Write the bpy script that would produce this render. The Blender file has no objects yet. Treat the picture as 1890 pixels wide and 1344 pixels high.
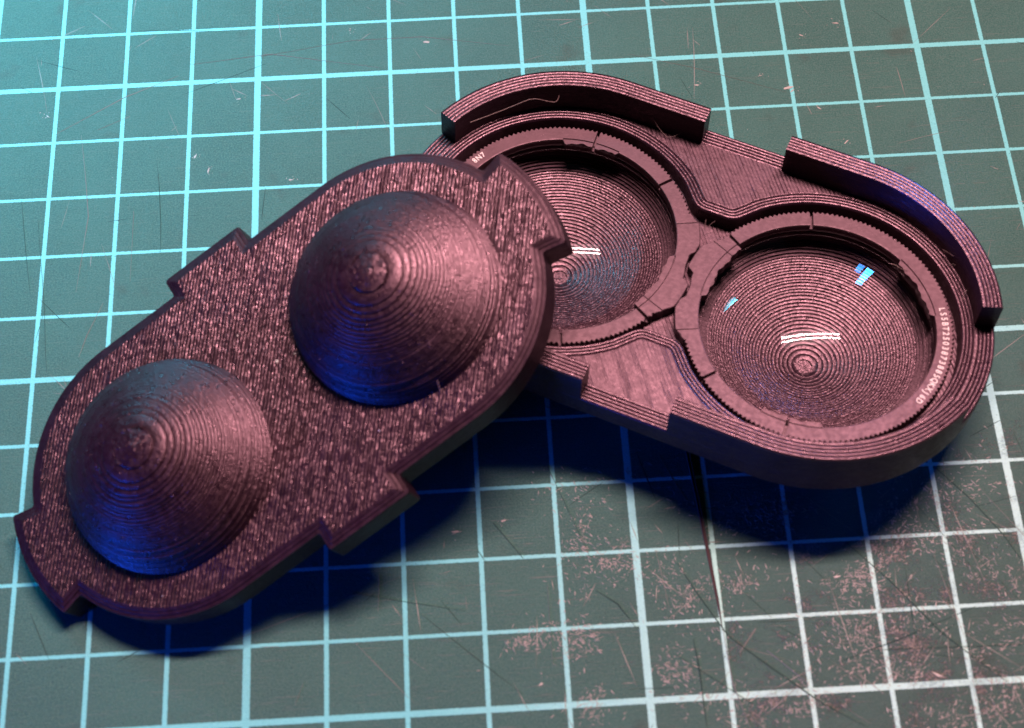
import bpy, bmesh, math, random
from mathutils import Vector, Matrix, noise
from mathutils.geometry import tessellate_polygon
PI = math.pi
rnd = random.Random(7)
scene = bpy.context.scene
COL = scene.collection
scene.unit_settings.system = 'METRIC'
scene.unit_settings.scale_length = 0.01            # one Blender unit = one centimetre (one mat square)

# ------------------------------------------------------------------ camera
cd = bpy.data.cameras.new('camera'); cam = bpy.data.objects.new('camera', cd); COL.objects.link(cam)
R = ((0.9984018777, -0.0553989605, -0.0111648445),
     (-0.053858298, -0.872917589, -0.4848857252),
     (0.0171164908, 0.4847121187, -0.8745062537))
CAM = Vector((3.14771255, -17.74613318, 20.93253506))
rt, dn, fw = Vector(R[0]), Vector(R[1]), Vector(R[2])
m = Matrix((rt, -dn, -fw)).transposed().to_4x4(); m.translation = CAM
cam.matrix_world = m
cd.sensor_fit = 'HORIZONTAL'; cd.sensor_width = 36.0
cd.lens = 36.0 * 3224.79 / 1890.0
cd.clip_start = 0.5; cd.clip_end = 400
cd.dof.use_dof = True; cd.dof.focus_distance = 25.6; cd.dof.aperture_fstop = 0.3
scene.camera = cam

# ------------------------------------------------------------------ world, lamps, exposure
w = bpy.data.worlds.new("World"); scene.world = w; w.use_nodes = True
w.node_tree.nodes['Background'].inputs[0].default_value = (0.35, 0.65, 1.0, 1)
w.node_tree.nodes['Background'].inputs[1].default_value = 0.012

def area(name, loc, target, sx, sy, power, color, roll=None):
    l = bpy.data.lights.new(name, 'AREA'); l.shape = 'RECTANGLE'; l.size = sx; l.size_y = sy
    l.energy = power; l.color = color
    o = bpy.data.objects.new(name, l); COL.objects.link(o)
    z = (Vector(loc) - Vector(target)).normalized()
    x = Vector(roll) if roll else Vector((0, 0, 1)).cross(z)
    x = (x - z * x.dot(z)).normalized(); y = z.cross(x)
    M = Matrix((x, y, z)).transposed().to_4x4(); M.translation = Vector(loc); o.matrix_world = M
    return o
PINK = (1.0, 0.66, 0.66)
# the twin-tube desk lamp overhead, slightly behind and to the right
for k, dy in enumerate((-1.25, 1.25)):
    area('lamp_tube', (12.7, 8.8 + dy, 58), (7.5, -6.0, 1), 31, 1.1, 29000, PINK if k else (1.0, 0.68, 0.64), roll=(1, 0.03, 0))
area('lamp_reflector', (12.7, 8.8, 59.2), (7.5, -6.0, 1), 31, 9, 2600, PINK, roll=(1, 0.03, 0))
# added unseen cool fill behind on the left, tints the far left mat
cl = area('cool_fill', (-14, 18, 22), (-5, 1, 0), 13, 6, 1050, (0.08, 0.66, 0.90)); cl.data.spread = math.radians(29)
# blue screen low at the front left
area('blue_screen', (-38, -35, 5.2), (3, -6, 1.0), 11, 5, 19000, (0.002, 0.085, 1.0))
# narrow blue bar lamp low behind on the right
for p, sx, sy, pw in (((15.0, 3.9, 1.9), 0.7, 1.5, 2.8), ((15.0, 3.9, 3.4), 0.7, 1.5, 2.8), ((15.0, 3.9, 4.9), 0.7, 1.5, 2.8), ((15.0, 3.9, 6.4), 0.7, 1.5, 2.8), ((15.0, 3.9, 7.9), 0.7, 1.5, 2.2), ((14.4, 4.5, 5.6), 0.55, 1.8, 1.1)):
    bl = area('blue_bar', p, (8.4, -5.7, 1.4), sx, sy, pw, (0.03, 0.28, 1.0)); bl.data.spread = math.radians(20)

scene.view_settings.view_transform = 'Standard'
scene.view_settings.look = 'None'
scene.view_settings.exposure = 0.5
scene.view_settings.gamma = 1.0
scene.cycles.use_denoising = True
scene.cycles.max_bounces = 8
scene.cycles.sample_clamp_direct = 60.0
scene.cycles.sample_clamp_indirect = 60.0
scene.cycles.transparent_max_bounces = 12

# ------------------------------------------------------------------ node helper
class N:
    def __init__(s, name):
        s.m = bpy.data.materials.new(name); s.m.use_nodes = True
        s.t = s.m.node_tree; s.b = s.t.nodes['Principled BSDF']; s.out = s.t.nodes['Material Output']
        s.co = None
    def n(s, typ, **kw):
        x = s.t.nodes.new(typ)
        for k, v in kw.items(): setattr(x, k, v)
        return x
    def l(s, a, b): s.t.links.new(a, b)
    def val(s, sock, v):
        if hasattr(v, 'is_output') or isinstance(v, bpy.types.NodeSocket): s.l(v, sock)
        else: sock.default_value = v
    def obj(s):
        if s.co is None: s.co = s.n('ShaderNodeTexCoord').outputs['Object']
        return s.co
    def math(s, op, a, b=0.0, c=None, clamp=False):
        x = s.n('ShaderNodeMath', operation=op, use_clamp=clamp)
        s.val(x.inputs[0], a); s.val(x.inputs[1], b)
        if c is not None: s.val(x.inputs[2], c)
        return x.outputs[0]
    def mapping(s, scale=(1, 1, 1), rot=(0, 0, 0), loc=(0, 0, 0), vec=None):
        x = s.n('ShaderNodeMapping'); s.l(vec or s.obj(), x.inputs['Vector'])
        x.inputs['Scale'].default_value = scale; x.inputs['Rotation'].default_value = rot; x.inputs['Location'].default_value = loc
        return x.outputs[0]
    def noise(s, scale, detail=2, rough=0.5, vec=None, dist=0.0):
        x = s.n('ShaderNodeTexNoise'); s.l(vec or s.obj(), x.inputs['Vector'])
        x.inputs['Scale'].default_value = scale; x.inputs['Detail'].default_value = detail
        x.inputs['Roughness'].default_value = rough; x.inputs['Distortion'].default_value = dist
        return x.outputs['Fac']
    def ramp(s, fac, a, b, lo=0.0, hi=1.0):
        x = s.n('ShaderNodeMapRange'); x.interpolation_type = 'SMOOTHSTEP'
        s.val(x.inputs['Value'], fac)
        x.inputs['From Min'].default_value = a; x.inputs['From Max'].default_value = b
        x.inputs['To Min'].default_value = lo; x.inputs['To Max'].default_value = hi
        return x.outputs['Result']
    def mix(s, fac, a, b):
        x = s.n('ShaderNodeMix', data_type='RGBA')
        s.val(x.inputs[0], fac)
        for k, v in ((6, a), (7, b)):
            if isinstance(v, tuple): x.inputs[k].default_value = (*v, 1)
            else: s.l(v, x.inputs[k])
        return x.outputs[2]
    def bump(s, h, dist, strength=1.0, nrm=None):
        x = s.n('ShaderNodeBump'); s.val(x.inputs['Height'], h)
        x.inputs['Distance'].default_value = dist; x.inputs['Strength'].default_value = strength
        if nrm is not None: s.l(nrm, x.inputs['Normal'])
        return x.outputs[0]
    def set(s, **kw):
        for k, v in kw.items():
            sock = s.b.inputs[k.replace('_', ' ')]
            if isinstance(v, tuple): sock.default_value = (*v, 1) if len(v) == 3 else v
            else: s.val(sock, v)

PLA = (0.011, 0.0035, 0.008)
def plastic(name, hatch_deg=None, pitch=0.045, hatch=0.006, grain=0.0035, rough=0.42, base=PLA, layer=False, spec=1.0, zits=False):
    s = N(name)
    hs = None
    parts = []
    if hatch_deg is not None:
        mv = s.mapping(rot=(0, 0, -math.radians(hatch_deg)))
        wob = s.noise(0.9, 2, 0.5)
        sep = s.n('ShaderNodeSeparateXYZ'); s.l(mv, sep.inputs[0])
        y = s.math('ADD', sep.outputs[1], s.math('MULTIPLY', wob, 0.03))
        wv = s.math('SINE', s.math('MULTIPLY', y, 2 * PI / pitch))
        amp = s.ramp(s.noise(5.0, 3, 0.6, s.mapping(scale=(0.35, 1.6, 1), vec=mv)), 0.32, 0.68, 0.15, 1.0)
        parts.append(s.math('MULTIPLY', s.math('MULTIPLY', s.math('ADD', wv, s.math('MULTIPLY', s.math('SINE', s.math('MULTIPLY', y, 2 * PI / (pitch * 1.31))), 0.45)), amp), hatch * 0.52))
        # blobs along each extruded line
        bl = s.noise(1.0, 2, 0.6, s.mapping(scale=(6.5, 0.95 / pitch, 20), vec=mv))
        parts.append(s.math('MULTIPLY', bl, hatch * 1.45))
    if layer:
        sep2 = s.n('ShaderNodeSeparateXYZ'); s.l(s.obj(), sep2.inputs[0])
        wz = s.math('SINE', s.math('MULTIPLY', sep2.outputs[2], 2 * PI / 0.028))
        parts.append(s.math('MULTIPLY', wz, 0.0022))
        parts.append(s.math('MULTIPLY', s.noise(1.0, 2, 0.6, s.mapping(scale=(2.5, 2.5, 45))), 0.008))
    parts.append(s.math('MULTIPLY', s.noise(26, 3, 0.6), grain))
    if zits:
        parts.append(s.math('MULTIPLY', s.ramp(s.noise(13, 2, 0.5, s.mapping(loc=(4.2, 1.7, 9.1))), 0.68, 0.76), 0.009))
        parts.append(s.math('MULTIPLY', s.noise(7, 2, 0.5), 0.002))
    h = parts[0]
    for p in parts[1:]: h = s.math('ADD', h, p)
    nm = s.bump(h, 1.0)
    tone = s.noise(3.0, 3, 0.6)
    col = s.mix(s.ramp(tone, 0.3, 0.7), tuple(c * 0.8 for c in base), tuple(c * 1.25 for c in base))
    s.set(Base_Color=col, Roughness=s.ramp(s.noise(14, 2), 0.3, 0.7, rough - 0.06, rough + 0.08), Normal=nm)
    s.b.inputs['Specular IOR Level'].default_value = spec
    s.b.inputs['IOR'].default_value = 1.53
    s.b.inputs['Specular Tint'].default_value = (0.93, 0.53, 0.63, 1)
    return s.m

M_LID = plastic('printed_plastic_lid_face', hatch_deg=50, pitch=0.046, hatch=0.017, grain=0.003, rough=0.33)
M_SIDE = plastic('printed_plastic_side', layer=True, rough=0.42, spec=0.45)
M_CONE = plastic('printed_plastic_cone', grain=0.008, rough=0.33, zits=True)
M_BOWL = plastic('printed_plastic_bowl', grain=0.008, rough=0.34, zits=True)
M_FLOOR = plastic('printed_plastic_floor', hatch_deg=-52, pitch=0.05, hatch=0.004, grain=0.002, rough=0.45)
M_RIDGE = plastic('printed_plastic_perimeter', grain=0.006, rough=0.33)
M_FRAME = plastic('moulded_plastic_frame', grain=0.0022, rough=0.52, base=(0.040, 0.021, 0.026), spec=0.85)
def simple(name, col, rough=0.5, spec=0.5):
    s = N(name); s.set(Base_Color=col, Roughness=rough); s.b.inputs['Specular IOR Level'].default_value = spec; return s.m
M_TEXT = simple('white_print', (0.75, 0.62, 0.62), 0.6)
M_HAIR = simple('plastic_hair', (0.20, 0.12, 0.12), 0.35)
M_DUST = simple('dust_speck', (0.75, 0.68, 0.66), 0.7)

def lens_mat():
    s = N('clear_lens'); s.t.nodes.remove(s.b)
    tr = s.n('ShaderNodeBsdfTransparent'); tr.inputs[0].default_value = (0.97, 0.97, 0.97, 1)
    gl = s.n('ShaderNodeBsdfGlossy'); gl.inputs['Roughness'].default_value = 0.0
    fr = s.n('ShaderNodeFresnel'); fr.inputs['IOR'].default_value = 1.42
    mx = s.n('ShaderNodeMixShader'); s.l(fr.outputs[0], mx.inputs[0]); s.l(tr.outputs[0], mx.inputs[1]); s.l(gl.outputs[0], mx.inputs[2])
    s.l(mx.outputs[0], s.out.inputs['Surface'])
    return s.m
def lens_back():
    s = N('coated_lens_back'); s.t.nodes.remove(s.b)
    tr = s.n('ShaderNodeBsdfTransparent'); s.l(tr.outputs[0], s.out.inputs['Surface'])
    return s.m
M_LENS, M_LENSB = lens_mat(), lens_back()

def mat_material():
    s = N('cutting_mat_vinyl')
    sep = s.n('ShaderNodeSeparateXYZ'); s.l(s.obj(), sep.inputs[0])
    wob = s.math('MULTIPLY', s.math('SUBTRACT', s.noise(55, 3, 0.7), 0.5), 0.035)
    masks = []
    for ax, thin, heavy, off in ((0, 0.030, 0.048, 0.0), (1, 0.025, 0.041, 1.0)):
        c = sep.outputs[ax]
        d = s.math('ABSOLUTE', s.math('SUBTRACT', s.math('FRACT', s.math('ADD', c, 100.5)), 0.5))
        c5 = s.math('MULTIPLY', s.math('ADD', c, 100.0 + off), 0.2)
        d5 = s.math('MULTIPLY', s.math('ABSOLUTE', s.math('SUBTRACT', s.math('FRACT', s.math('ADD', c5, 0.5)), 0.5)), 5.0)
        d = s.math('ADD', d, wob); d5 = s.math('ADD', d5, wob)
        masks.append(s.ramp(d, thin - 0.006, thin + 0.006, 1, 0)); masks.append(s.ramp(d5, heavy - 0.006, heavy + 0.006, 1, 0))
    g = masks[0]
    for k in masks[1:]: g = s.math('MAXIMUM', g, k)
    # print worn off in specks and along cuts
    wornp = s.ramp(s.noise(30, 4, 0.8), 0.31, 0.40, 0.15, 1.0)
    g = s.math('MULTIPLY', g, wornp)
    # wear : more towards the near right corner, where the mat is used most; same mask paints pinker light
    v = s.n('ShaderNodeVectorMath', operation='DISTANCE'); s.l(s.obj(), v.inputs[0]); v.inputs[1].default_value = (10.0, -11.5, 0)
    wear_light = s.ramp(v.outputs['Value'], 1.5, 8.5, 1.25, 0.0)
    patch = s.noise(1.5, 4, 0.7)
    fine = s.noise(30, 4, 0.8, s.mapping(scale=(1, 1.25, 1)))
    wear = s.math('ADD', s.math('MULTIPLY', patch, 0.60), s.math('ADD', s.math('MULTIPLY', fine, 0.55), s.math('MULTIPLY', wear_light, 0.115)))
    wear = s.ramp(wear, 0.75, 0.82)
    # fine random scoring
    sc = None
    for ang, sx, sy, th in ((38, 1.3, 34, 0.67), (-52, 1.6, 40, 0.68), (80, 1.0, 44, 0.68), (8, 1.1, 42, 0.69), (-25, 1.5, 38, 0.69)):
        f = s.ramp(s.noise(1.0, 2, 0.6, s.mapping(scale=(sx, sy, 1), rot=(0, 0, math.radians(ang)), loc=(ang, ang * .3, 0))), th - 0.03, th + 0.04)
        sc = f if sc is None else s.math('MAXIMUM', sc, f)
    sc = s.math('MULTIPLY', sc, s.ramp(v.outputs['Value'], 3.0, 15.0, 0.75, 0.22))
    base = s.mix(s.ramp(s.noise(0.55, 4, 0.6), 0.3, 0.7), (0.011, 0.074, 0.063), (0.019, 0.094, 0.079))
    base = s.mix(s.ramp(s.noise(42, 4, 0.75), 0.38, 0.68), base, (0.060, 0.130, 0.110))
    base = s.mix(s.ramp(s.noise(27, 4, 0.75, s.mapping(loc=(7, 3, 1))), 0.52, 0.72, 0, 0.6), base, (0.006, 0.034, 0.030))
    base = s.mix(s.math('MULTIPLY', wear_light, 0.42), base, (0.036, 0.058, 0.046))  # greyer tone of the near right light painted into the base colour
    base = s.mix(s.math('MULTIPLY', sc, 0.6), base, (0.17, 0.16, 0.145))
    base = s.mix(s.math('MULTIPLY', wear, 0.7), base, (0.27, 0.21, 0.19))
    smudge = s.ramp(s.noise(0.9, 3, 0.6, s.mapping(loc=(3.3, 8.1, 0))), 0.62, 0.74)
    base = s.mix(s.math('MULTIPLY', smudge, 0.35), base, (0.030, 0.030, 0.022))
    ink = s.mix(s.noise(25, 3, 0.7), (0.12, 0.46, 0.48), (0.18, 0.55, 0.56))
    ink = s.mix(wear_light, ink, (0.42, 0.66, 0.62))  # pinker light at the near right painted into the grid ink
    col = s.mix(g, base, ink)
    h = s.math('ADD', s.math('MULTIPLY', s.noise(34, 4, 0.8), 0.016), s.math('MULTIPLY', sc, 0.004))
    h = s.math('ADD', h, s.math('MULTIPLY', wear, 0.006))
    h = s.math('ADD', h, s.math('MULTIPLY', g, 0.002))
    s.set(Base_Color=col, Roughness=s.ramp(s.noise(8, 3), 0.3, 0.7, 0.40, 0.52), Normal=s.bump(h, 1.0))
    s.b.inputs['Specular IOR Level'].default_value = 0.4
    return s.m
M_MAT = mat_material()
M_CUT = simple('cut_in_vinyl', (0.012, 0.036, 0.032), 0.7, 0.2)
M_SCORE = simple('raised_score', (0.15, 0.135, 0.125), 0.5)
M_GASH = simple('dark_gash', (0.055, 0.030, 0.032), 0.4)
M_FLAKE = simple('pale_flake', (0.30, 0.25, 0.235), 0.5)
M_TABLE = simple('table_top', (0.06, 0.045, 0.035), 0.5)

# ------------------------------------------------------------------ object helpers
def mesh_obj(name, verts, faces, mat, parent=None, smooth=True, mats=None, fmats=None, angle=0.7):
    me = bpy.data.meshes.new(name); me.from_pydata([tuple(v) for v in verts], [], faces)
    for mm in (mats or [mat]): me.materials.append(mm)
    if fmats:
        for p, k in zip(me.polygons, fmats): p.material_index = k
    bm = bmesh.new(); bm.from_mesh(me); bmesh.ops.recalc_face_normals(bm, faces=bm.faces)
    for f in bm.faces: f.smooth = smooth
    if smooth:
        for e in bm.edges:
            if len(e.link_faces) == 2 and e.calc_face_angle(0) > angle: e.smooth = False
    bm.to_mesh(me); bm.free()
    o = bpy.data.objects.new(name, me); COL.objects.link(o)
    if parent is not None: o.parent = parent
    return o
def empty(name, M, label, cat, group=None):
    o = bpy.data.objects.new(name, None); o.empty_display_size = 0.5; COL.objects.link(o); o.matrix_world = M
    o['label'] = label; o['category'] = cat
    if group: o['group'] = group
    return o
def frame_matrix(o, u, v, n):
    M = Matrix((Vector(u), Vector(v), Vector(n))).transposed().to_4x4(); M.translation = Vector(o); return M
class Geo:
    def __init__(s): s.v = []; s.f = []; s.mi = []
    def add(s, vs, fs, mi=0):
        b = len(s.v); s.v += [tuple(x) for x in vs]; s.f += [tuple(i + b for i in f) for f in fs]; s.mi += [mi] * len(fs)
    def strip(s, loops, closed=True, mi=0):
        n = len(loops[0]); vs = [p for L in loops for p in L]; fs = []
        for k in range(len(loops) - 1):
            for i in range(n if closed else n - 1):
                j = (i + 1) % n
                fs.append((k * n + i, k * n + j, (k + 1) * n + j, (k + 1) * n + i))
        s.add(vs, fs, mi)
    def cap(s, loops2d, z, mi=0):
        pts = [p for L in loops2d for p in L]
        tris = tessellate_polygon([[Vector((x, y, 0)) for x, y in L] for L in loops2d])
        s.add([(x, y, z) for x, y in pts], [t for t in tris], mi)
    def build(s, name, mats, parent, **kw):
        return mesh_obj(name, s.v, s.f, None, parent, mats=mats, fmats=s.mi, **kw)
def revolve(profile, cx, cy, n, wob=None):
    """profile list of (r,z) -> loops round (cx,cy)"""
    L = []
    for k, (r, z) in enumerate(profile):
        L.append([(cx + (r + (wob(k, i * 2 * PI / n) if wob else 0)) * math.cos(i * 2 * PI / n),
                   cy + (r + (wob(k, i * 2 * PI / n) if wob else 0)) * math.sin(i * 2 * PI / n), z) for i in range(n)])
    return L
def offset_loop(pts, d):
    """offset a CCW closed loop outward by d (miter)"""
    n = len(pts); out = []
    for i in range(n):
        a, b, c = Vector(pts[i - 1]), Vector(pts[i]), Vector(pts[(i + 1) % n])
        e1 = (b - a).normalized(); e2 = (c - b).normalized()
        n1 = Vector((e1.y, -e1.x)); n2 = Vector((e2.y, -e2.x))
        bis = n1 + n2; L = bis.length
        if L < 1e-6: out.append(tuple(b)); continue
        bis /= L; k = d / max(0.35, bis.dot(n1)); q = b + bis * k; out.append((q.x, q.y))
    return out
def arc(cx, cy, r, a0, a1, n): return [(cx + r * math.cos(math.radians(a0 + (a1 - a0) * i / n)), cy + r * math.sin(math.radians(a0 + (a1 - a0) * i / n))) for i in range(n + 1)]
def stadium(d, r, n=64):
    return arc(d, 0, r, -90, 90, n) + [(d * (1 - 2 * i / 10), r) for i in range(1, 10)] + arc(-d, 0, r, 90, 270, n) + [(-d * (1 - 2 * i / 10), -r) for i in range(1, 10)]

# terraced profile: layer steps between points of a smooth profile (printed layers)
def terraces(prof, step, bulge, seed):
    rr = random.Random(seed)
    def r_at(z):
        for (r0, z0), (r1, z1) in zip(prof, prof[1:]):
            lo, hi = min(z0, z1), max(z0, z1)
            if lo <= z <= hi:
                return r0 + (r1 - r0) * ((z - z0) / (z1 - z0) if z1 != z0 else 0)
        return prof[-1][0]
    z0, z1 = prof[0][1], prof[-1][1]; s = 1 if z1 > z0 else -1
    n = int(abs(z1 - z0) / step); out = []
    for k in range(n):
        za = z0 + s * k * (abs(z1 - z0) / n); zb = z0 + s * (k + 1) * (abs(z1 - z0) / n)
        r = r_at((za + zb) / 2) + rr.uniform(-1, 1) * bulge * 0.45
        h = zb - za
        out += [(r - bulge * 0.6, za + h * 0.02), (r + bulge * 0.25, za + h * 0.22), (r + bulge * 0.25, za + h * 0.72), (r - bulge * 0.35, zb - h * 0.02)]
    return out
def wobble(seed, amp):
    def f(k, a):
        return amp * noise.noise(Vector((math.cos(a) * 2.2 + seed, math.sin(a) * 2.2, ((k - 1) // 4) * 1.7)))
    return f

# ------------------------------------------------------------------ table and cutting mat
g = Geo(); B = [(-60, -50), (70, -50), (70, 60), (-60, 60)]
g.cap([B], -0.32); g.strip([[(x, y, -0.32) for x, y in B], [(x, y, -3.0) for x, y in B]])
tb = g.build('table_top', [M_TABLE], None, smooth=False); tb['kind'] = 'structure'

MATROOT = empty('cutting_mat', Matrix.Translation((0, 0, 0)), 'worn green cutting mat printed with a pale cyan centimetre grid, under the black case', 'cutting mat')
g = Geo(); x0, x1, y0, y1 = -11.5, 33.5, -17.5, 12.5
def rr_loop(x0, x1, y0, y1, r, n=8):
    return arc(x1 - r, y1 - r, r, 0, 90, n) + arc(x0 + r, y1 - r, r, 90, 180, n) + arc(x0 + r, y0 + r, r, 180, 270, n) + arc(x1 - r, y0 + r, r, 270, 360, n)
L1 = rr_loop(x0, x1, y0, y1, 0.8); L0 = rr_loop(x0 + .03, x1 - .03, y0 + .03, y1 - .03, 0.78)
g.cap([L0], 0.0); g.strip([[(x, y, 0) for x, y in L0], [(x, y, -.03) for x, y in L1], [(x, y, -.3) for x, y in L1]]); g.cap([L1], -.3)
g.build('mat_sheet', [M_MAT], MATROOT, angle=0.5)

def px_ground(px, py, z=0.0):
    d = rt * ((px - 945) / 3224.79) + dn * ((py - 672) / 3224.79) + fw
    return CAM + d * ((z - CAM.z) / d.z)
def ribbon(geo, pts, w0, z=0.002, jitter=0.0):
    """thin low ridge along pts (2d), tapering to both ends"""
    n = len(pts); A = []; Bm = []; Cc = []
    for i, p in enumerate(pts):
        a = Vector(pts[max(0, i - 1)]); b = Vector(pts[min(n - 1, i + 1)])
        t = (b - a).normalized(); nn = Vector((-t.y, t.x))
        ww = w0 * (0.25 + 0.75 * math.sin(PI * min(1, max(0.0, (i + 0.15) / (n - 0.7))))) * (1 + rnd.uniform(-jitter, jitter))
        q = Vector(p)
        A.append((*(q - nn * ww), z * .2)); Bm.append((*q, z)); Cc.append((*(q + nn * ww), z * .2))
    geo.strip([A, Bm, Cc], closed=False)
def scratch_line(x, y, ang, ln, bend, n=7):
    pts = []; a = ang
    for i in range(n):
        pts.append((x, y)); x += math.cos(a) * ln / n; y += math.sin(a) * ln / n; a += bend / n
    return pts
cuts, scores = Geo(), Geo()
def near_right():
    while True:
        x, y = rnd.uniform(-4, 13), rnd.uniform(-13, 2)
        d = math.hypot(x - 10, y + 10.5)
        if rnd.random() < 0.16 + 0.84 * math.exp(-(d / 5.0) ** 2): return x, y
for i in range(120):
    x, y = near_right()
    a = rnd.choice((-48, -42, -55, -38, 40, 35, 85, 95, 5, -5, -65)) + rnd.gauss(0, 9)
    ribbon(cuts, scratch_line(x, y, math.radians(a), min(2.5, 0.2 + rnd.expovariate(2.4)), rnd.gauss(0, 0.04)), rnd.uniform(0.003, 0.007), 0.0015, 0.3)
for i in range(400):
    x, y = near_right()
    a = rnd.choice((-48, -42, -55, 42, 85, 95, 5, -8, -70, 30)) + rnd.gauss(0, 12)
    ribbon(scores, scratch_line(x, y, math.radians(a), min(4, 0.12 + rnd.expovariate(2.4)), rnd.gauss(0, 0.06)), rnd.uniform(0.003, 0.006), 0.002, 0.4)
# long cuts the photograph shows
for P, wd in (([(1250, 1040), (1290, 1100), (1345, 1175), (1420, 1230), (1520, 1300), (1600, 1342)], 0.010), ([(1725, 862), (1790, 920), (1850, 985), (1890, 1040)], 0.010),
              ([(1560, 1000), (1640, 1070), (1740, 1170), (1860, 1260)], 0.009), ([(1280, 1180), (1290, 1230), (1305, 1344)], 0.012),
              ([(1090, 1030), (1010, 860)], 0.006), ([(650, 1095), (760, 1113), (860, 1128)], 0.0045), ([(910, 965), (965, 1030)], 0.010), ([(1390, 1300), (1250, 1210)], 0.008),
              ([(290, 300), (294, 345), (297, 420), (296, 470)], 0.0045), ([(70, 405), (82, 570), (84, 650), (86, 690)], 0.0045), ([(40, 370), (48, 470), (56, 545)], 0.0045),
              ([(1550, 1222), (1660, 1180), (1800, 1120)], 0.008), ([(1620, 1200), (1885, 1190)], 0.007), ([(1100, 1090), (1140, 1115), (1175, 1160)], .008)):
    ribbon(cuts, [tuple(px_ground(*p).xy) for p in P], wd, 0.004, 0.3)
for P, wd in (([(100, 250), (230, 180), (330, 140)], 0.007), ([(480, 105), (650, 75), (780, 68), (940, 85)], 0.005), ([(350, 120), (500, 100), (700, 125)], 0.005), ([(180, 240), (240, 215)], 0.007),
              ([(150, 250), (158, 330), (163, 400), (140, 540)], 0.006), ([(1160, 100), (1280, 125), (1450, 170)], 0.005), ([(1310, 1290), (1345, 1240)], 0.006), ([(1365, 1205), (1395, 1160)], 0.014),
              ([(190, 560), (160, 620), (145, 660)], 0.006), ([(247, 390), (240, 520)], 0.006), ([(1415, 1200), (1490, 1260)], 0.007), ([(1010, 1080), (1020, 1230)], 0.004),
              ([(700, 1060), (698, 1130)], 0.005), ([(560, 1260), (545, 1300)], 0.006), ([(1335, 1165), (1352, 1260), (1385, 1344)], .007)):
    ribbon(scores, [tuple(px_ground(*p).xy) for p in P], wd, 0.005, 0.3)
o = cuts.build('knife_cut', [M_CUT], MATROOT); o['kind'] = 'stuff'
o = scores.build('score_line', [M_SCORE], MATROOT); o['kind'] = 'stuff'
# pale torn flecks of vinyl
fl = Geo()
def fleck(x, y, s, a):
    n = rnd.randint(4, 6); pts = []
    for i in range(n):
        t = i * 2 * PI / n + rnd.uniform(-.3, .3); r = s * rnd.uniform(.4, 1)
        px, py = r * math.cos(t) * 1.5, r * math.sin(t) * .45
        pts.append((x + px * math.cos(a) - py * math.sin(a), y + px * math.sin(a) + py * math.cos(a), 0.002 + rnd.uniform(0, .003)))
    fl.add(pts + [(x, y, 0.005)], [(i, (i + 1) % n, n) for i in range(n)])
clus = [(1075, 900, 60, 40), (1085, 1010, 45, 70), (1075, 1060, 35, 60), (1070, 1180, 45, 40), (985, 1185, 60, 12), (1130, 1045, 45, 22), (1390, 1085, 45, 50), (1330, 960, 60, 30), (1540, 1075, 90, 22), (1600, 1065, 50, 22),
        (1690, 940, 80, 40), (1770, 1010, 90, 50), (1840, 1070, 70, 70), (1700, 1140, 80, 30), (1850, 1200, 60, 60), (1660, 1240, 60, 20), (1780, 1320, 110, 30), (1560, 1150, 60, 60), (1480, 1300, 60, 40), (1280, 1130, 40, 50),
        (1440, 950, 60, 25), (1240, 1060, 40, 30), (1250, 1250, 40, 50), (1620, 1180, 70, 40), (1800, 900, 60, 60), (1110, 1300, 40, 40), (1340, 1310, 60, 30), (1530, 1230, 90, 60), (1850, 1300, 40, 40), (1650, 1010, 60, 40)]
for cx, cy, sx, sy in clus:
    A0 = rnd.choice((-0.8, 0.7, 1.5, -0.2))
    for k in range(rnd.randint(9, 14)):                      # each worn place is made of a few ragged smears
        qx, qy = cx + rnd.gauss(0, sx * .55), cy + rnd.gauss(0, sy * .55); sp = rnd.uniform(8, 32)
        for i in range(rnd.randint(6, 20)):
            p = px_ground(qx + rnd.gauss(0, sp), qy + rnd.gauss(0, sp * .7))
            if rnd.random() < .72:
                ribbon(fl, scratch_line(p.x, p.y, rnd.gauss(A0, .7), rnd.uniform(.015, .11), rnd.gauss(0, .6), 4), rnd.uniform(.0025, .006), .0025, .5)
            else: fleck(p.x, p.y, rnd.uniform(.004, .014), rnd.gauss(A0, .8))
for i in range(150):
    x, y = near_right(); fleck(x, y, rnd.uniform(.006, .016), rnd.uniform(0, 3))
for px, py, s, a in ((788, 78, .05, -.2), (537, 332, .045, 0), (1543, 43, .06, -.2), (1480, 66, .035, -.6), (1285, 157, .035, 0), (1455, 162, .07, .2), (1462, 168, .05, .6), (1403, 140, .03, 0), (1562, 262, .04, .7), (1512, 200, .035, -.8), (645, 57, .02, 0),
                     (441, 183, .04, 0), (360, 290, .05, 1.2), (385, 315, .05, 1.4), (88, 215, .04, -.7), (840, 982, .05, .1), (1000, 1262, .04, .5), (930, 961, .05, .2), (1730, 1245, .06, -.5), (1545, 1065, .05, 0)):
    p = px_ground(px, py); fleck(p.x, p.y, s, a)
    for k in range(6): fleck(p.x + rnd.gauss(0, .06), p.y + rnd.gauss(0, .05), rnd.uniform(.006, .016), rnd.uniform(0, 3))
o = fl.build('vinyl_fleck', [M_FLAKE], MATROOT, smooth=False); o['kind'] = 'stuff'
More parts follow.
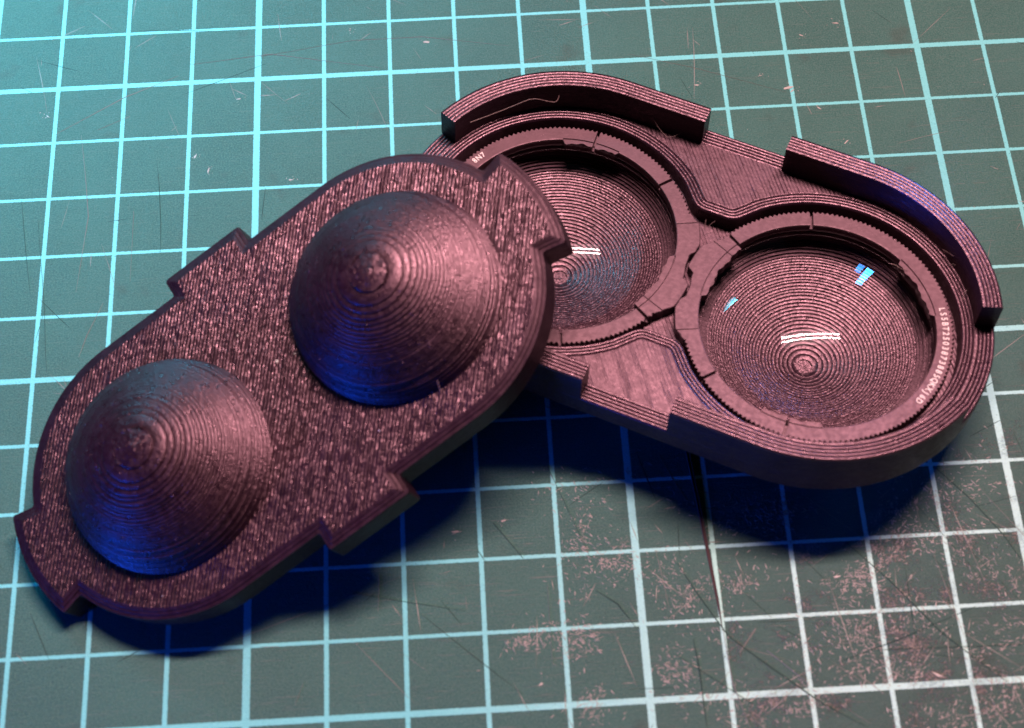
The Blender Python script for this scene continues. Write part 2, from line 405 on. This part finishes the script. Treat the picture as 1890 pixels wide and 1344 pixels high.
# the one deep gash running out from under the case
gp = [px_ground(*p).xy for p in ((1262, 800), (1272, 850), (1287, 920), (1300, 985), (1313, 1050), (1325, 1110), (1334, 1165))]
gw = (0.030, 0.030, 0.029, 0.026, 0.023, 0.018, 0.004)
L = [[], [], [], [], []]
for i, p in enumerate(gp):
    t = (gp[min(i + 1, 6)] - gp[max(i - 1, 0)]).normalized(); nn = Vector((-t.y, t.x))
    for k, (q, z) in enumerate(((-1, .001), (-.7, .016), (0, .004), (.7, .016), (1, .001))):
        a = p + nn * q * gw[i]; L[k].append((a.x, a.y, z * min(1, gw[i] / .03)))
g = Geo(); g.strip(L, closed=False); g.build('deep_gash', [M_GASH], MATROOT)

# ------------------------------------------------------------------ case base (tray)
BO, BU, BV, BN = (5.93395321, -5.62121582, 1.2), (0.89422946, -0.44757275, -0.00568329), (0.44723205, 0.89392557, -0.02967447), (0.01836192, 0.02399404, 0.99954346)
MB = frame_matrix(BO, BU, BV, BN)
BASE = empty('lens_case', MB, 'open black 3D printed two-cup lens case with raised rim walls, partly under its cover', 'lens case')
D_OUT, R_OUT, R_IN, FL_Z, TOP_Z, BOT_Z = 1.74, 2.346, 2.08, 0.09, 0.556, -0.25
D_RING, R_POCK, PF_Z = 1.8086, 1.848, -0.17
# pocket outline: two circles joined by a square-cut neck, corners rounded
ang0 = math.degrees(math.asin(1.03 / R_POCK))
def chaikin_corner(pts, idxs, d):
    out = []
    for i, p in enumerate(pts):
        if i in idxs:
            a, b, c = Vector(pts[i - 1]), Vector(p), Vector(pts[(i + 1) % len(pts)])
            p0 = b + (a - b).normalized() * d; p1 = b + (c - b).normalized() * d
            for k in range(7):
                t = k / 6; q = p0 * (1 - t) ** 2 + b * 2 * t * (1 - t) + p1 * t * t; out.append((q.x, q.y))
        else: out.append(p)
    return out
rightarc = arc(D_RING, 0, R_POCK, -(180 - ang0), 180 - ang0, 110)
leftarc = arc(-D_RING, 0, R_POCK, ang0, 360 - ang0, 110)
# drop vertices next to the corners so that the rounding has room
pk = [rightarc[0]] + rightarc[5:-5] + [rightarc[-1]] + [leftarc[0]] + leftarc[5:-5] + [leftarc[-1]]
nR = len(rightarc) - 8
cid = {0, nR - 1, nR, 2 * nR - 1}
POCK = chaikin_corner(pk, cid, 0.13)
g = Geo()
out_l = stadium(D_OUT, R_OUT)
def z_loop(L, z): return [(x, y, z) for x, y in L]
# perimeter ridges round the pocket
N_R, PITCH = 4, 0.046
ridge_loops = [z_loop(offset_loop(POCK, 0.0), FL_Z - 0.03), z_loop(offset_loop(POCK, 0.012), FL_Z - 0.006)]
offs = [0.02]
for k in range(N_R):
    b = 0.012 + PITCH * k
    for q, dz in ((0.18, 0.0), (0.5, 0.004), (0.82, 0.0), (1.0, -0.009)):
        if k == N_R - 1 and q > .8: continue
        ridge_loops.append(z_loop(offset_loop(POCK, b + PITCH * q), FL_Z + dz))
g.strip(ridge_loops, mi=1)
inner_l = [(x, y) for x, y, _ in ridge_loops[-1]]
# perimeter ridges along the outside edge
oloops = [z_loop(out_l, FL_Z - 0.02)]
NO = 5; PO = 0.05
for k in range(NO):
    for q, dz in ((0.02, -0.008), (0.2, 0.001), (0.5, 0.004), (0.8, 0.001)):
        oloops.append(z_loop(offset_loop(out_l, -(PO * (k + q) + 0.006)), FL_Z + dz))
g.strip(oloops, mi=1)
mid_l = [(x, y) for x, y, _ in oloops[-1]]
# infill between the two bands: two islands, so keep the pocket hole
def clip_inside(L, d, r):                       # keep the hole loop inside the outer band
    out = []
    for x, y in L:
        cx = max(-d, min(d, x)); v = Vector((x - cx, y)); l = v.length
        if l > r: v *= r / l
        out.append((cx + v.x, v.y))
    return out
g.cap([mid_l, clip_inside(inner_l, D_OUT, R_OUT - 0.262)], FL_Z, mi=0)
# outer side, underside, pocket wall, pocket floor
g.strip([z_loop(out_l, FL_Z - 0.02), z_loop(out_l, BOT_Z + .03), z_loop(offset_loop(out_l, -.03), BOT_Z)], mi=2)
NB = 160
cr = [arc(s * D_RING, 0, 1.60, 0, 360 - 360 / NB, NB - 1) for s in (-1, 1)]
ci = [arc(s * D_RING, 0, 1.56, 0, 360 - 360 / NB, NB - 1) for s in (-1, 1)]
g.cap([offset_loop(out_l, -.03)] + cr, BOT_Z, mi=2)
g.strip([z_loop(POCK, FL_Z - 0.03), z_loop(POCK, PF_Z)], mi=2)
g.cap([POCK] + ci, PF_Z, mi=0)
TRAY = g.build('tray', [M_FLOOR, M_RIDGE, M_SIDE], BASE, angle=0.9)
# cups: terraced bowls inside, cones outside
bowl = [(1.56, PF_Z), (1.555, -0.30), (1.53, -0.40), (1.44, -0.50), (1.22, -0.64), (0.95, -0.79), (0.64, -0.94), (0.42, -1.035), (0.22, -1.105), (0.07, -1.145)]
for s_ in (-1, 1):
    g = Geo()
    tp = terraces(bowl, 0.021, 0.006, 11 + s_)
    pl = [(1.56, PF_Z)] + tp
    g.strip(revolve(pl, s_ * D_RING, 0, 192, wobble(3 + s_, 0.004)), mi=0)
    # closing disc of spiral ridges
    last = pl[-1]; disc = []
    for k in range(7):
        r = last[0] * (1 - k / 7.0)
        disc += [(r, -1.146), (r - .006, -1.144)]
    disc.append((0.002, -1.147))
    g.strip(revolve(disc, s_ * D_RING, 0, 64, wobble(9, 0.03)), mi=0)
    outp = [(1.60, BOT_Z), (1.58, -0.30), (1.50, -0.42), (1.32, -0.60), (1.05, -0.82), (0.72, -1.04), (0.5, -1.14), (0.36, -1.185)]
    g.strip(revolve(terraces(outp, 0.035, 0.008, 31 + s_) + [(0.34, -1.187), (0.004, -1.187)], s_ * D_RING, 0, 96), mi=1)
    g.build('cup', [M_BOWL, M_SIDE], BASE, angle=1.0)
# rim walls: four, with a gap at each end and in the middle of each side
def wall(path_in, path_out):
    n = len(path_in); Lp = []
    prof = [(1.0, FL_Z - .008), (1.0, TOP_Z - .02), (0.965, TOP_Z)]
    nl = 5
    for k in range(nl):
        for q, dz in ((0.04, -0.007), (0.22, 0.001), (0.5, 0.004), (0.78, 0.001)):
            prof.append((0.955 - (k + q) * 0.91 / nl, TOP_Z + dz))
    prof += [(0.035, TOP_Z), (0.0, TOP_Z - .02), (0.0, FL_Z - .008)]
    for i in range(n):
        a, b = Vector(path_in[i]), Vector(path_out[i])
        Lp.append([(*(a + (b - a) * t), z) for t, z in prof])
    g = Geo()
    np_ = len(prof); vs = [p for L_ in Lp for p in L_]; fs = []; mi = []
    for i in range(n - 1):
        for k in range(np_ - 1):
            fs.append((i * np_ + k, i * np_ + k + 1, (i + 1) * np_ + k + 1, (i + 1) * np_ + k))
            mi.append(1 if k in (0, np_ - 2) else 0)
    fs.append(tuple(range(np_))); mi.append(1)
    fs.append(tuple((n - 1) * np_ + k for k in range(np_))); mi.append(1)
    g.v = vs; g.f = fs; g.mi = mi
    return g.build('rim_wall', [M_RIDGE, M_SIDE], BASE, angle=0.9)
GAP_U, GAP_V = 0.582, 0.80
ro = R_OUT + 0.003
def quarter(sx, sy):
    a_end = math.degrees(math.asin(GAP_V / R_OUT)); n = 48
    pi_, po_ = [], []
    for i in range(9):
        u = GAP_U + (D_OUT - GAP_U) * i / 8; pi_.append((sx * u, sy * R_IN)); po_.append((sx * u, sy * ro))
    for i in range(1, n + 1):
        t = math.radians(90 - (90 - a_end) * i / n)
        pi_.append((sx * (D_OUT + R_IN * math.cos(t)), sy * R_IN * math.sin(t))); po_.append((sx * (D_OUT + ro * math.cos(t)), sy * ro * math.sin(t)))
    return pi_, po_
for sx in (-1, 1):
    for sy in (-1, 1): wall(*quarter(sx, sy))

# stray strings of plastic left by printing
def strand(name, pts, r, mat, parent):
    cv = bpy.data.curves.new(name, 'CURVE'); cv.dimensions = '3D'; cv.bevel_depth = r; cv.bevel_resolution = 1
    sp = cv.splines.new('NURBS'); sp.points.add(len(pts) - 1)
    for p, q in zip(sp.points, pts): p.co = (*q, 1)
    sp.use_endpoint_u = True; sp.order_u = 3
    t = bpy.data.objects.new(name + '_curve', cv); COL.objects.link(t)
    dg = bpy.context.evaluated_depsgraph_get(); me = bpy.data.meshes.new_from_object(t.evaluated_get(dg))
    COL.objects.unlink(t); bpy.data.objects.remove(t)
    me.name = name; me.materials.clear(); me.materials.append(mat)
    o = bpy.data.objects.new(name, me); COL.objects.link(o); o.parent = parent
    return o
MBi = MB.inverted()
def on_plane(px, py, z):                        # photo point -> base-local point at local height z
    d = rt * ((px - 945) / 3224.79) + dn * ((py - 672) / 3224.79) + fw
    o_ = MBi @ CAM; dd = MBi.to_3x3() @ d
    t = (z - o_.z) / dd.z; return tuple(o_ + dd * t)
def hair(P, r=0.0038): strand('plastic_string', [on_plane(*p) for p in P], r, M_HAIR, BASE)
hair([(868, 226, .40), (925, 205, .42), (965, 188, .45), (985, 181, .45), (1010, 187, .40), (1030, 190, .36), (1032, 176, .42)])
hair([(1193, 195, .35), (1208, 225, .25), (1226, 250, .14), (1238, 255, .12), (1262, 243, .18), (1270, 233, .24)])
hair([(1740, 461, .20), (1752, 467, .24), (1760, 474, .26), (1772, 473, .3), (1785, 475, .34), (1781, 466, .40)], .005)
hair([(1757, 487, .15), (1765, 490, .16), (1770, 498, .14), (1776, 507, .14)])
hair([(1774, 495, .2), (1783, 500, .22), (1791, 504, .24)])
hair([(1776, 553, .12), (1780, 540, .13), (1786, 534, .15)])
hair([(1644, 487, .06), (1652, 488, .05), (1660, 495, .04), (1668, 498, .02), (1676, 499, .01)])
hair([(1300, 424, -.05), (1302, 412, .03), (1303, 405, .06)]); hair([(1308, 418, -.04), (1315, 411, .02), (1320, 408, .05)])

# ------------------------------------------------------------------ lens inserts
TH_NOTE = None
FLG = [(156, 1.785), (158.4, 1.815), (163.8, 1.885), (174.8, 1.872), (177.7, 1.765), (184.6, 1.735), (189.5, 1.745), (192.6, 1.825), (196.4, 1.865), (206, 1.865), (210, 1.81), (212, 1.785)]
SLOT = [(111, 0.75), (151, 0.75), (232, 0.75), (274.4, 0.75)]
FINE = [(158.4, 0.22), (207, 0.22)]
PRONG = [(28.5, 62, 1.475), (151.8, 187, 1.465), (262, 290, 1.485)]
def r_outer(a):
    if 156 <= a <= 212:
        for (a0, r0), (a1, r1) in zip(FLG, FLG[1:]):
            if a0 <= a <= a1:
                t = (a - a0) / (a1 - a0); t = t * t * (3 - 2 * t); return r0 + (r1 - r0) * t
    t = (a * 168 / 360.0) % 1.0
    return 1.748 + 0.036 * (1 - abs(2 * t - 1)) * 1.0
def r_inner(a):
    for a0, a1, r in PRONG:
        if a0 - 1 <= a <= a1 + 1:
            e = min(1, (a - a0 + 1) / 1.2, (a1 + 1 - a) / 1.2)
            wv = 0.014 * math.sin((a - a0) * 0.42) + 0.008 * math.sin((a - a0) * 1.1)
            return 1.548 + (r + wv - 1.548) * max(0, e)
    return 1.548
def make_frame(parent):
    A = [i * 360 / 1140 for i in range(1140)]
    for c, hw in SLOT + FINE: A += [c - hw, c - hw + .02, c + hw - .02, c + hw]
    for a0, a1, r in PRONG: A += [a0 - 1, a0 - .5, a1 + .5, a1 + 1]
    A = sorted(set(round(a % 360, 4) for a in A))
    loops = [[] for _ in range(9)]
    for a in A:
        t = math.radians(a); ro_, ri = r_outer(a), r_inner(a)
        zt = 0.0
        for c, hw in SLOT:
            if abs(a - c) < hw - .01: zt = -0.09
        for c, hw in FINE:
            if abs(a - c) < hw - .01: zt = -0.02
        zi = zt - 0.004
        gz = zt - (0.022 if ri < 1.54 else 0.0)
        ring = [(ro_, -0.20), (ro_, zt - .012), (ro_ - .010, zt), (1.572, zt), (1.566, gz), (1.560, gz), (1.554, zi), (min(ri + .006, 1.553), zi), (ri, -0.13)]
        for L_, (r, z) in zip(loops, ring): L_.append((r * math.cos(t), r * math.sin(t), z))
    g = Geo(); g.strip(loops)
    g.strip([loops[-1], loops[0]])
    return g.build('frame', [M_FRAME], parent, angle=0.6)
def make_lens(parent):
    RC, RB, rr_, zc = 2.95, 5.0, 1.558, -0.05
    top = []; bot = []
    sag = lambda r, Rr: math.sqrt(Rr * Rr - r * r) - math.sqrt(Rr * Rr - rr_ * rr_)
    n = 60
    for k in range(n + 1):
        r = rr_ * (1 - k / n) + 0.002
        r = min(r, rr_); top.append((r, zc + sag(r, RC)))
    for k in range(n + 1):
        r = min(rr_ * (1 - k / n) + 0.002, rr_); bot.append((r, zc - .05 + sag(r, RB)))
    g = Geo(); g.strip(revolve(top, 0, 0, 256), mi=0); g.strip(revolve([top[0], bot[0]], 0, 0, 256), mi=1); g.strip(revolve(bot, 0, 0, 256), mi=1)
    return g.build('lens', [M_LENS, M_LENSB], parent)
def glyph_mesh(ch):
    cv = bpy.data.curves.new('glyph', 'FONT'); cv.body = ch; cv.size = 0.116; cv.extrude = 0.002; cv.align_x = 'CENTER'; cv.resolution_u = 3; cv.offset = 0.0015
    t = bpy.data.objects.new('glyph', cv); COL.objects.link(t)
    dg = bpy.context.evaluated_depsgraph_get(); dg.update(); me = bpy.data.meshes.new_from_object(t.evaluated_get(dg))
    COL.objects.unlink(t); bpy.data.objects.remove(t)
    V = [v.co.copy() for v in me.vertices]; F = [tuple(p.vertices) for p in me.polygons]; bpy.data.meshes.remove(me)
    return V, F
def make_text(parent, text, a0, step, rmid):
    g = Geo()
    for k, ch in enumerate(text):
        V, F = glyph_mesh(ch)
        a = math.radians(a0 - step * k)
        up = Vector((math.cos(a), math.sin(a), 0)); right = Vector((math.sin(a), -math.cos(a), 0))
        g.add([up * (rmid - 0.041 + v.y) + right * v.x * 0.86 + Vector((0, 0, 0.002 + v.z)) for v in V], F)
    return g.build('serial_code', [M_TEXT], parent, smooth=False)
GRP = 'round lens inserts in the case tray'
def insert_matrix(s, deg): return MB @ Matrix.Translation((s * D_RING, 0, 0)) @ Matrix.Rotation(math.radians(deg), 4, 'Z')
INS_R = empty('lens_insert', insert_matrix(1, 0), 'fully visible round lens insert with a long white serial code, in the uncovered cup', 'lens insert', GRP)
make_frame(INS_R); make_lens(INS_R); make_text(INS_R, 'LS5BT2503873885QKXJ6D', 30.6, 2.58, 1.672)
INS_L = empty('lens_insert', insert_matrix(-1, 181), 'round lens insert half hidden under the tab of the tilted cover', 'lens insert', GRP)
for ch in list(INS_R.children):
    if ch.name.startswith('serial'): continue
    c = ch.copy(); COL.objects.link(c); c.parent = INS_L
make_text(INS_L, '8N7', 158.6 - 181, 2.58, 1.672)

# ------------------------------------------------------------------ lid
LO, LU, LV, LN = (0.62494094, -7.18744409, 1.76), (0.83330539, 0.44347624, 0.33004689), (-0.48065991, 0.87615522, 0.03630536), (-0.27307174, -0.18889376, 0.94326612)
ML = frame_matrix(LO, LU, LV, LN)
LID = empty('lens_case_cover', ML, 'black 3D printed cover with two ridged cones, leaning tilted on the open lens case', 'case cover')
DL, RL, RTAB, VTAB, UTAB, CH, CZ, TL_ = 1.78, 1.94, 2.25, 2.205, 0.605, 0.145, -0.065, -0.46
aN = math.degrees(math.asin(0.70 / RL)); aT = aN - 1.0
def half(sgn):
    P = []
    A = lambda a: a + (0 if sgn > 0 else 180)
    c = sgn * DL
    P += [(p, 0) for p in arc(c, 0, RL, A(-90), A(-aN - 4.5), 34)]
    P += [(arc(c, 0, RL, A(-aN), A(0), 1)[0], 1), (arc(c, 0, RTAB, A(-aT), A(0), 1)[0], 1)]
    P += [(p, 0) for p in arc(c, 0, RTAB, A(-aT + 5), A(aT - 5), 8)]
    P += [(arc(c, 0, RTAB, A(aT), A(0), 1)[0], 1), (arc(c, 0, RL, A(aN), A(0), 1)[0], 1)]
    P += [(p, 0) for p in arc(c, 0, RL, A(aN + 4.5), A(90), 34)]
    # straight side with its tab
    s2 = sgn
    P += [((s2 * (UTAB + .55), s2 * RL), 0), ((s2 * (UTAB), s2 * RL), 1), ((s2 * UTAB, s2 * VTAB), 1), ((-s2 * UTAB, s2 * VTAB), 1), ((-s2 * UTAB, s2 * RL), 1), ((-s2 * (UTAB + .55), s2 * RL), 0)]
    return P
OUTL = half(1) + half(-1)
pts = [p for p, _ in OUTL]; ins = offset_loop(pts, -CH)
outer, inset = [], []
for i, (p, corner) in enumerate(OUTL):
    if corner:
        a, b, c = Vector(pts[i - 1]), Vector(p), Vector(pts[(i + 1) % len(pts)])
        p0 = b + (a - b).normalized() * .045; p1 = b + (c - b).normalized() * .045
        for k in range(5):
            t = k / 4; q = p0 * (1 - t) ** 2 + b * 2 * t * (1 - t) + p1 * t * t
            outer.append((q.x, q.y)); bi = Vector(ins[i]); q2 = bi + (q - b) * 0.3; inset.append((q2.x, q2.y))
    else: outer.append(p); inset.append(ins[i])
g = Geo()
R_CONE = 1.377; NC = 200
holes = [arc(s * DL, 0, R_CONE + .012, 0, 360 - 360 / NC, NC - 1) for s in (-1, 1)]
g.cap([inset] + holes, 0.0, mi=0)
# sloping edge printed in three visible steps
lps = [z_loop(inset, 0.0)]
for t, z in ((0.28, -0.006), (0.33, -0.020), (0.62, -0.026), (0.67, -0.042), (0.95, -0.048), (1.0, CZ)):
    lps.append([(a[0] + (b[0] - a[0]) * t, a[1] + (b[1] - a[1]) * t, z) for a, b in zip(inset, outer)])
lps += [z_loop(outer, TL_)]
g.strip(lps[:-1], mi=1); g.strip(lps[-2:], mi=2)
lip_o = stadium(DL, 1.66, 48); lip_i = stadium(DL, 1.45, 48)
g.cap([outer, lip_o], TL_, mi=2)
g.strip([z_loop(lip_o, TL_), z_loop(lip_o, TL_ - .17), z_loop(lip_i, TL_ - .17), z_loop(lip_i, TL_ + .2)], mi=2)
hol2 = [arc(s * DL, 0, 1.29, 0, 360 - 360 / 64, 63) for s in (-1, 1)]
g.cap([lip_i] + hol2, TL_ + .2, mi=2)
for s in (-1, 1):
    g.strip(revolve([(1.29, TL_ + .2), (1.25, 0.0), (1.0, .30), (.7, .55), (.4, .74), (.15, .82), (.004, .83)], s * DL, 0, 64), mi=2)
g.build('plate', [M_LID, M_SIDE, M_SIDE], LID, angle=0.8)
cone = [(1.384, 0.0), (1.362, 0.085), (1.315, 0.195), (1.23, 0.345), (1.085, 0.51), (0.905, 0.668), (0.71, 0.793), (0.55, 0.868), (0.42, 0.908), (0.31, 0.928), (0.20, 0.940), (0.10, 0.947)]
for s in (-1, 1):
    g = Geo()
    tp = [(R_CONE + .022, -0.01)] + terraces(cone, 0.026, 0.015, 51 + s)
    g.strip(revolve(tp, s * DL, 0, NC, wobble(20 + s, 0.006)))
    last = tp[-1]; disc = []
    for k in range(6):
        r = last[0] * (1 - k / 6.0); zz = 0.946 + 0.003 * (k / 6.0)
        disc += [(r, zz), (r - .008, zz + .004)]
    disc.append((0.002, 0.951))
    g.strip(revolve(disc, s * DL, 0, 72, wobble(13 + s, 0.03)))
    g.build('cone', [M_CONE], LID, angle=1.0)
# dust specks and hairs on the lid
MLi = ML.inverted()
def on_lid(px, py, z):
    d = rt * ((px - 945) / 3224.79) + dn * ((py - 672) / 3224.79) + fw
    o_ = MLi @ CAM; dd = MLi.to_3x3() @ d
    t = (z - o_.z) / dd.z; return o_ + dd * t
g = Geo()
def speck(geo, c, s):
    n = 5; ring = [(c[0] + s * rnd.uniform(.6, 1) * math.cos(i * 2 * PI / n), c[1] + s * rnd.uniform(.6, 1) * math.sin(i * 2 * PI / n), c[2]) for i in range(n)]
    geo.add(ring + [(c[0], c[1], c[2] + s * .8)], [(i, (i + 1) % n, n) for i in range(n)])
for px, py, s in ((511, 667, .028), (544, 653, .018), (566, 656, .012), (438, 620, .014), (700, 795, .012), (300, 1100, .01)):
    speck(g, on_lid(px, py, 0.002), s)
o = g.build('dust_speck', [M_DUST], LID, smooth=False); o['kind'] = 'stuff'
strand('stray_hair', [on_lid(797, 672, .25), on_lid(803, 690, .2), on_lid(808, 705, .16), on_lid(813, 722, .12)], .0035, M_HAIR, LID)
strand('stray_hair', [on_lid(712, 728, .12), on_lid(730, 733, .1), on_lid(745, 737, .07), on_lid(757, 734, .05)], .0035, M_HAIR, LID)
bpy.context.view_layer.update()
